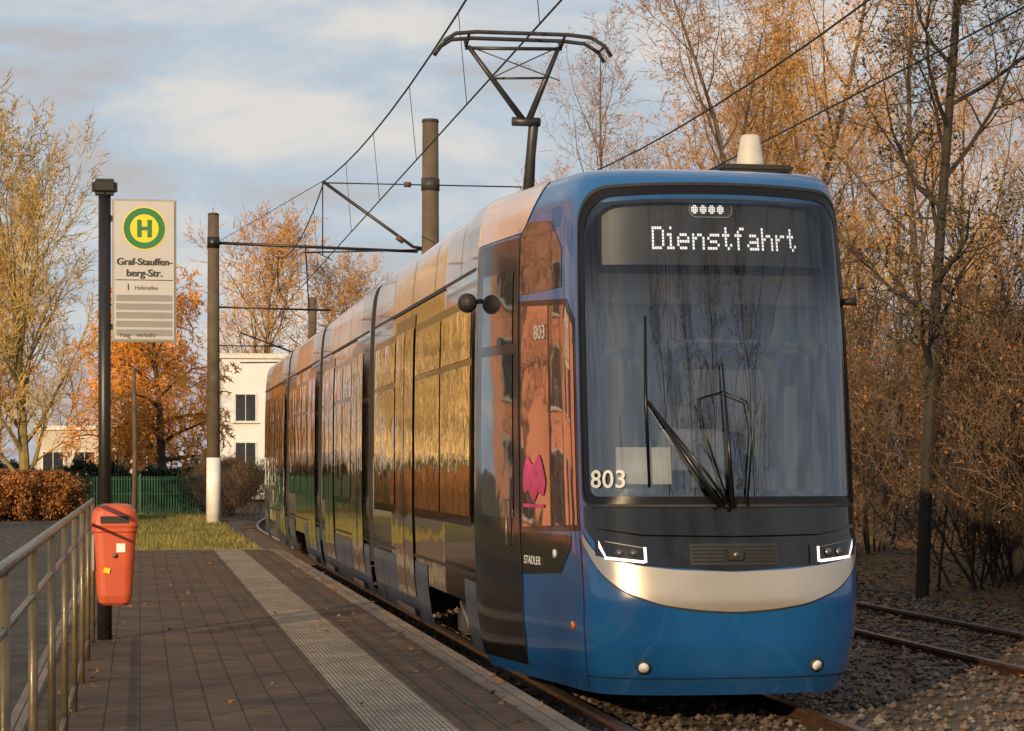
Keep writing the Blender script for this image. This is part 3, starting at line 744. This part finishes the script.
YEL=M('sign_yellow',(.80,.58,.02),.5,0,.04,4); GR=M('sign_green',(.01,.16,.06),.5,0,.04,4); INK=M('sign_ink',(.02,.02,.025),.6,0,.1,4); GRY=M('sign_grey_rows',(.22,.23,.24),.5,0,.1,4)
pc=.325
box('panel_frame',(pc,0,3.07),(.53,.04,1.19),PG,SG,.008)
box('panel_face',(pc,-.022,3.07),(.49,.012,1.15),PW,SG)
for z in (2.6,3.5): box('bracket',(.045,0,z),(.06,.03,.05),PB,SG)
def disc(name,cx_,z,r0,r1,y,mat,n=48):
    V=[];F=[]
    for i in range(n):
        a=2*math.pi*i/n; V+= [(cx_+r0*math.cos(a),y,z+r0*math.sin(a)),(cx_+r1*math.cos(a),y,z+r1*math.sin(a))]
    for i in range(n): j=(i+1)%n; F.append((2*i,2*j,2*j+1,2*i+1))
    mesh(name,V,F,mat,SG)
disc('logo_disc',pc,3.42,0.0,.18,-.031,YEL); disc('logo_ring',pc,3.42,.118,.170,-.034,GR)
for dx in(-.042,.042): box('letter_h_stem',(pc+dx,-.036,3.42),(.034,.006,.145),GR,SG)
box('letter_h_bar',(pc,-.036,3.42),(.052,.005,.030),GR,SG)
for k_,dx in enumerate((0,.003,.006)):
    text('stop_name_1_%d'%k_,'Graf-Stauffen-',.45,(pc-.228+dx,-.030-.0004*k_,3.115),INK,SG,bold=.0008)
    text('stop_name_2_%d'%k_,'berg-Str.',.29,(pc-.15+dx,-.030-.0004*k_,3.02),INK,SG,bold=.0008)
box('rule',(pc,-.029,2.990),(.47,.004,.006),INK,SG)
text('line_number','1',None,(pc-.15,-.03,2.905),INK,SG,size=.075,bold=.001); text('line_destination','Hafenallee',.19,(pc-.08,-.03,2.91),INK,SG)
for i in range(5): box('line_row',(pc,-.029,2.84-i*.072),(.46,.004,.052),GRY,SG)
text('operator_text','rsag   verkehr',.3,(pc-.2,-.03,2.515),INK,SG)
# ------------------------------------------------------------------ litter bin
BN=empty('litter_bin',(-.20,17.95,0)); OR=M('bin_orange',(.48,.085,.035),.45,0,.12,5,coat=.2,bump=.05,dirt=.3)
def rrect(w,d,rn,k=6):
    P=[]
    for cxx,cy,a0 in((w/2-rn,d/2-rn,0),(-w/2+rn,d/2-rn,90),(-w/2+rn,-d/2+rn,180),(w/2-rn,-d/2+rn,270)):
        for i in range(k+1):
            a=rad(a0+90*i/k); P.append((cxx+rn*math.cos(a),cy+rn*math.sin(a)))
    return P
def loft(name,levels,mat,parent,cap=True):
    V=[];F=[];n=None
    for z,w,d,rn in levels:
        P=rrect(w,d,rn); n=len(P); V+= [(x,y,z) for x,y in P]
    for i in range(len(levels)-1):
        for k in range(n): k2=(k+1)%n; F.append((i*n+k,i*n+k2,(i+1)*n+k2,(i+1)*n+k))
    F.append(tuple(range(n))[::-1]); F.append(tuple((len(levels)-1)*n+k for k in range(n)))
    return mesh(name,V,F,mat,parent,smooth=False)
loft('bin_body',[(.58,.20,.18,.05),(.60,.25,.22,.06),(.66,.28,.25,.07),(1.16,.34,.30,.08),(1.17,.36,.32,.08),(1.20,.36,.32,.08)],OR,BN)
loft('bin_hood',[(1.20,.37,.33,.08),(1.22,.38,.34,.08),(1.25,.37,.33,.08),(1.33,.34,.30,.09),(1.375,.27,.24,.09),(1.39,.18,.16,.07)],OR,BN)
box('bin_slot',(0,-.168,1.265),(.22,.02,.055),BLKM,BN)
tube('bin_lock',[(0,-.14,.98),(0,-.165,.98)],.018,STEEL,BN,12)
box('bin_sticker',(.05,-.1515,1.04),(.07,.004,.07),WHT,BN,rot=(rad(3.4),0,0))
box('bin_sticker_2',(-.06,-.146,.86),(.05,.004,.04),YEL,BN,rot=(rad(3.4),0.2,0))
box('bin_bracket',(-.03,.24,1.0),(.06,.3,.05),PB,BN); box('bin_back_rail',(-.17,.02,1.0),(.02,.25,.28),PG,BN)
# ------------------------------------------------------------------ masts and wires
CON=M('concrete_mast',(.10,.075,.052),.85,0,.3,3,bump=.3)
M1=empty('catenary_mast',(1.97,60.4,0))
tube('mast',[(0,0,-.2),(0,0,8.5)],[.19,.15],CON,M1,16)
tube('white_band',[(0,0,.12),(0,0,1.9)],[.195,.187],WHT,M1,16)
tube('mast_cap',[(0,0,8.5),(0,0,8.55)],[.16,.14],DARKG,M1,16)
tubes('arm',[([(0,0,7.75),(5.6,0,7.6)],.045),([(0,0,6.0),(3.2,0,5.95)],.03),([(0,0,4.95),(1.9,0,4.95)],.02),([(2.5,0,7.7),(2.6,0,5.9)],.02),([(0,0,7.9),(0,0,7.6)],.19)],PB,M1)
M2=empty('catenary_mast',(5.85,44.6,0))
tube('mast',[(0,0,-.2),(0,0,8.7)],[.21,.165],CON,M2,16)
tube('mast_band',[(0,0,7.3),(0,0,7.55)],[.19,.19],DARKG,M2,16)
tube('mast_cap',[(0,0,8.7),(0,0,8.76)],[.18,.165],DARKG,M2,16)
tubes('arm',[([(0,0,6.1),(-.35,0,6.15),(-2.2,0,7.45)],.035),([(-2.2,0,7.42),(1.9,0,7.42)],.015),([(0,0,6.1),(-2.6,0,6.0)],.02),([(-2.2,0,7.45),(-2.2,0,5.95)],.014),([(0,0,6.1),(2.2,0,7.4)],.035),([(-2.3,0,6.0),(-2.0,0,5.85)],.012)],PB,M2)
for (x,z) in((-.55,6.25),(-.4,7.42)): tube('insulator',[(x-.14,0,z+(.10 if z<7 else 0)),(x,0,z)],.055,RUST,M2,10)
M3=empty('catenary_mast',(7.1,92,0))
tube('mast',[(0,0,-.2),(0,0,8.7)],[.22,.17],CON,M3,12)
tubes('arm',[([(0,0,6.1),(-3,0,7.2)],.04),([(0,0,6.0),(-3,0,5.95)],.03)],PB,M3)
WR=empty('overhead_wires')
L=[]
def wire(pts,r=.011): L.append((pts,r))
for tx in(3.78,8.05):
    sup=[-12,16,44.6,61,92,125]
    wire([(tx+cx(y),y,5.93) for y in np.linspace(-12,125,60)],.011)
    zc=7.45 if tx<5 else 7.3
    for a,b in zip(sup,sup[1:]):
        pts=[]
        for i in range(13):
            t=i/12; y=a+(b-a)*t; z=zc-4*.5*t*(1-t); pts.append((tx+cx(y)*1.0-(.1 if tx<5 else 0),y,z))
            if i in(2,4,6,8,10): wire([(tx+cx(y),y,5.93),(tx+cx(y)-.1,y,z)],.005)
        wire(pts,.014)
wire([(3.65,44.6,7.45),(1.97,60.4,7.7)],.008)
tubes('wires',L,BLKM,WR,5)
# ------------------------------------------------------------------ parked car at left edge
CAR=empty('parked_car',(-5.25,66.5,.12))
CP=M('car_paint_light_blue',(.35,.5,.6),.3,.2,.05,4,coat=.6)
prof=[(-2.1,.35),(-2.15,.6),(-2.05,.85),(-1.2,.95),(-.6,1.42),(.9,1.45),(1.7,1.0),(2.05,.9),(2.1,.5),(2.05,.3)]
V=[(x*1.0,-.82*(1 if z<1 else .85),z) for x,z in prof]+[(x,.82*(1 if z<1 else .85),z) for x,z in prof]; n=len(prof)
F=[tuple(range(n)),tuple(range(2*n-1,n-1,-1))]+[(i,(i+1)%n,n+(i+1)%n,n+i) for i in range(n)]
mesh('body',V,F,CP,CAR); box('side_windows',(.15,0,1.2),(1.7,1.5,.3),BLK,CAR,.03)
for x in(-1.3,1.3):
    for y in(-.75,.75): tube('wheel',[(x,y-.1,.31),(x,y+.1,.31)],.31,BLKM,CAR,20)
CAR.rotation_euler=(0,0,.1)
# ------------------------------------------------------------------ light
az=math.atan2(-.52,-.86); el=rad(13)
sd=Vector((math.sin(az)*math.cos(el),math.cos(az)*math.cos(el),math.sin(el)))
sun=bpy.data.lights.new('sun','SUN'); sun.energy=5.0; sun.angle=rad(.6); sun.color=(1,.70,.38)
so=bpy.data.objects.new('sun',sun); so.rotation_euler=(-sd).to_track_quat('-Z','Y').to_euler(); COL.objects.link(so)
w=bpy.data.worlds.new('World'); scene.world=w; w.use_nodes=True; n=w.node_tree
bg=n.nodes['Background']; bg.inputs[1].default_value=.1
sky=n.nodes.new('ShaderNodeTexSky'); sky.sky_type='NISHITA'; sky.sun_disc=False; sky.sun_elevation=el; sky.sun_rotation=az
sky.dust_density=1.5
tc=n.nodes.new('ShaderNodeTexCoord'); mp=n.nodes.new('ShaderNodeMapping'); mp.inputs['Scale'].default_value=(1,1,3.0)
n.links.new(tc.outputs['Generated'],mp.inputs[0])
no=n.nodes.new('ShaderNodeTexNoise'); no.inputs['Scale'].default_value=9.0; no.inputs['Detail'].default_value=8; no.inputs['Roughness'].default_value=.52; no.inputs['Distortion'].default_value=.35
n.links.new(mp.outputs[0],no.inputs['Vector'])
cr=n.nodes.new('ShaderNodeValToRGB'); e=cr.color_ramp.elements; e[0].position=.34; e[0].color=(5.2,4.8,4.8,1); e[1].position=.64; e[1].color=(7.8,7.4,7.0,1)
m_=cr.color_ramp.elements.new(.48); m_.color=(5.1,5.9,6.8,1)
n.links.new(no.outputs['Fac'],cr.inputs[0])
mx=n.nodes.new('ShaderNodeMix'); mx.data_type='RGBA'; mx.inputs[0].default_value=.9
n.links.new(sky.outputs[0],mx.inputs[6]); n.links.new(cr.outputs[0],mx.inputs[7]); n.links.new(mx.outputs[2],bg.inputs[0])
# ------------------------------------------------------------------ camera
cam=bpy.data.cameras.new('camera'); cam.sensor_width=36; cam.lens=36*2200/1024; cam.shift_y=(465-365.5)/1024; cam.clip_end=3000; cam.clip_start=.1
co=bpy.data.objects.new('camera',cam); co.location=(0,0,1.7); co.rotation_euler=(rad(90),0,-math.atan(372/2200)); COL.objects.link(co)
scene.camera=co
scene.view_settings.view_transform='Standard'; scene.view_settings.look='None'; scene.view_settings.exposure=0
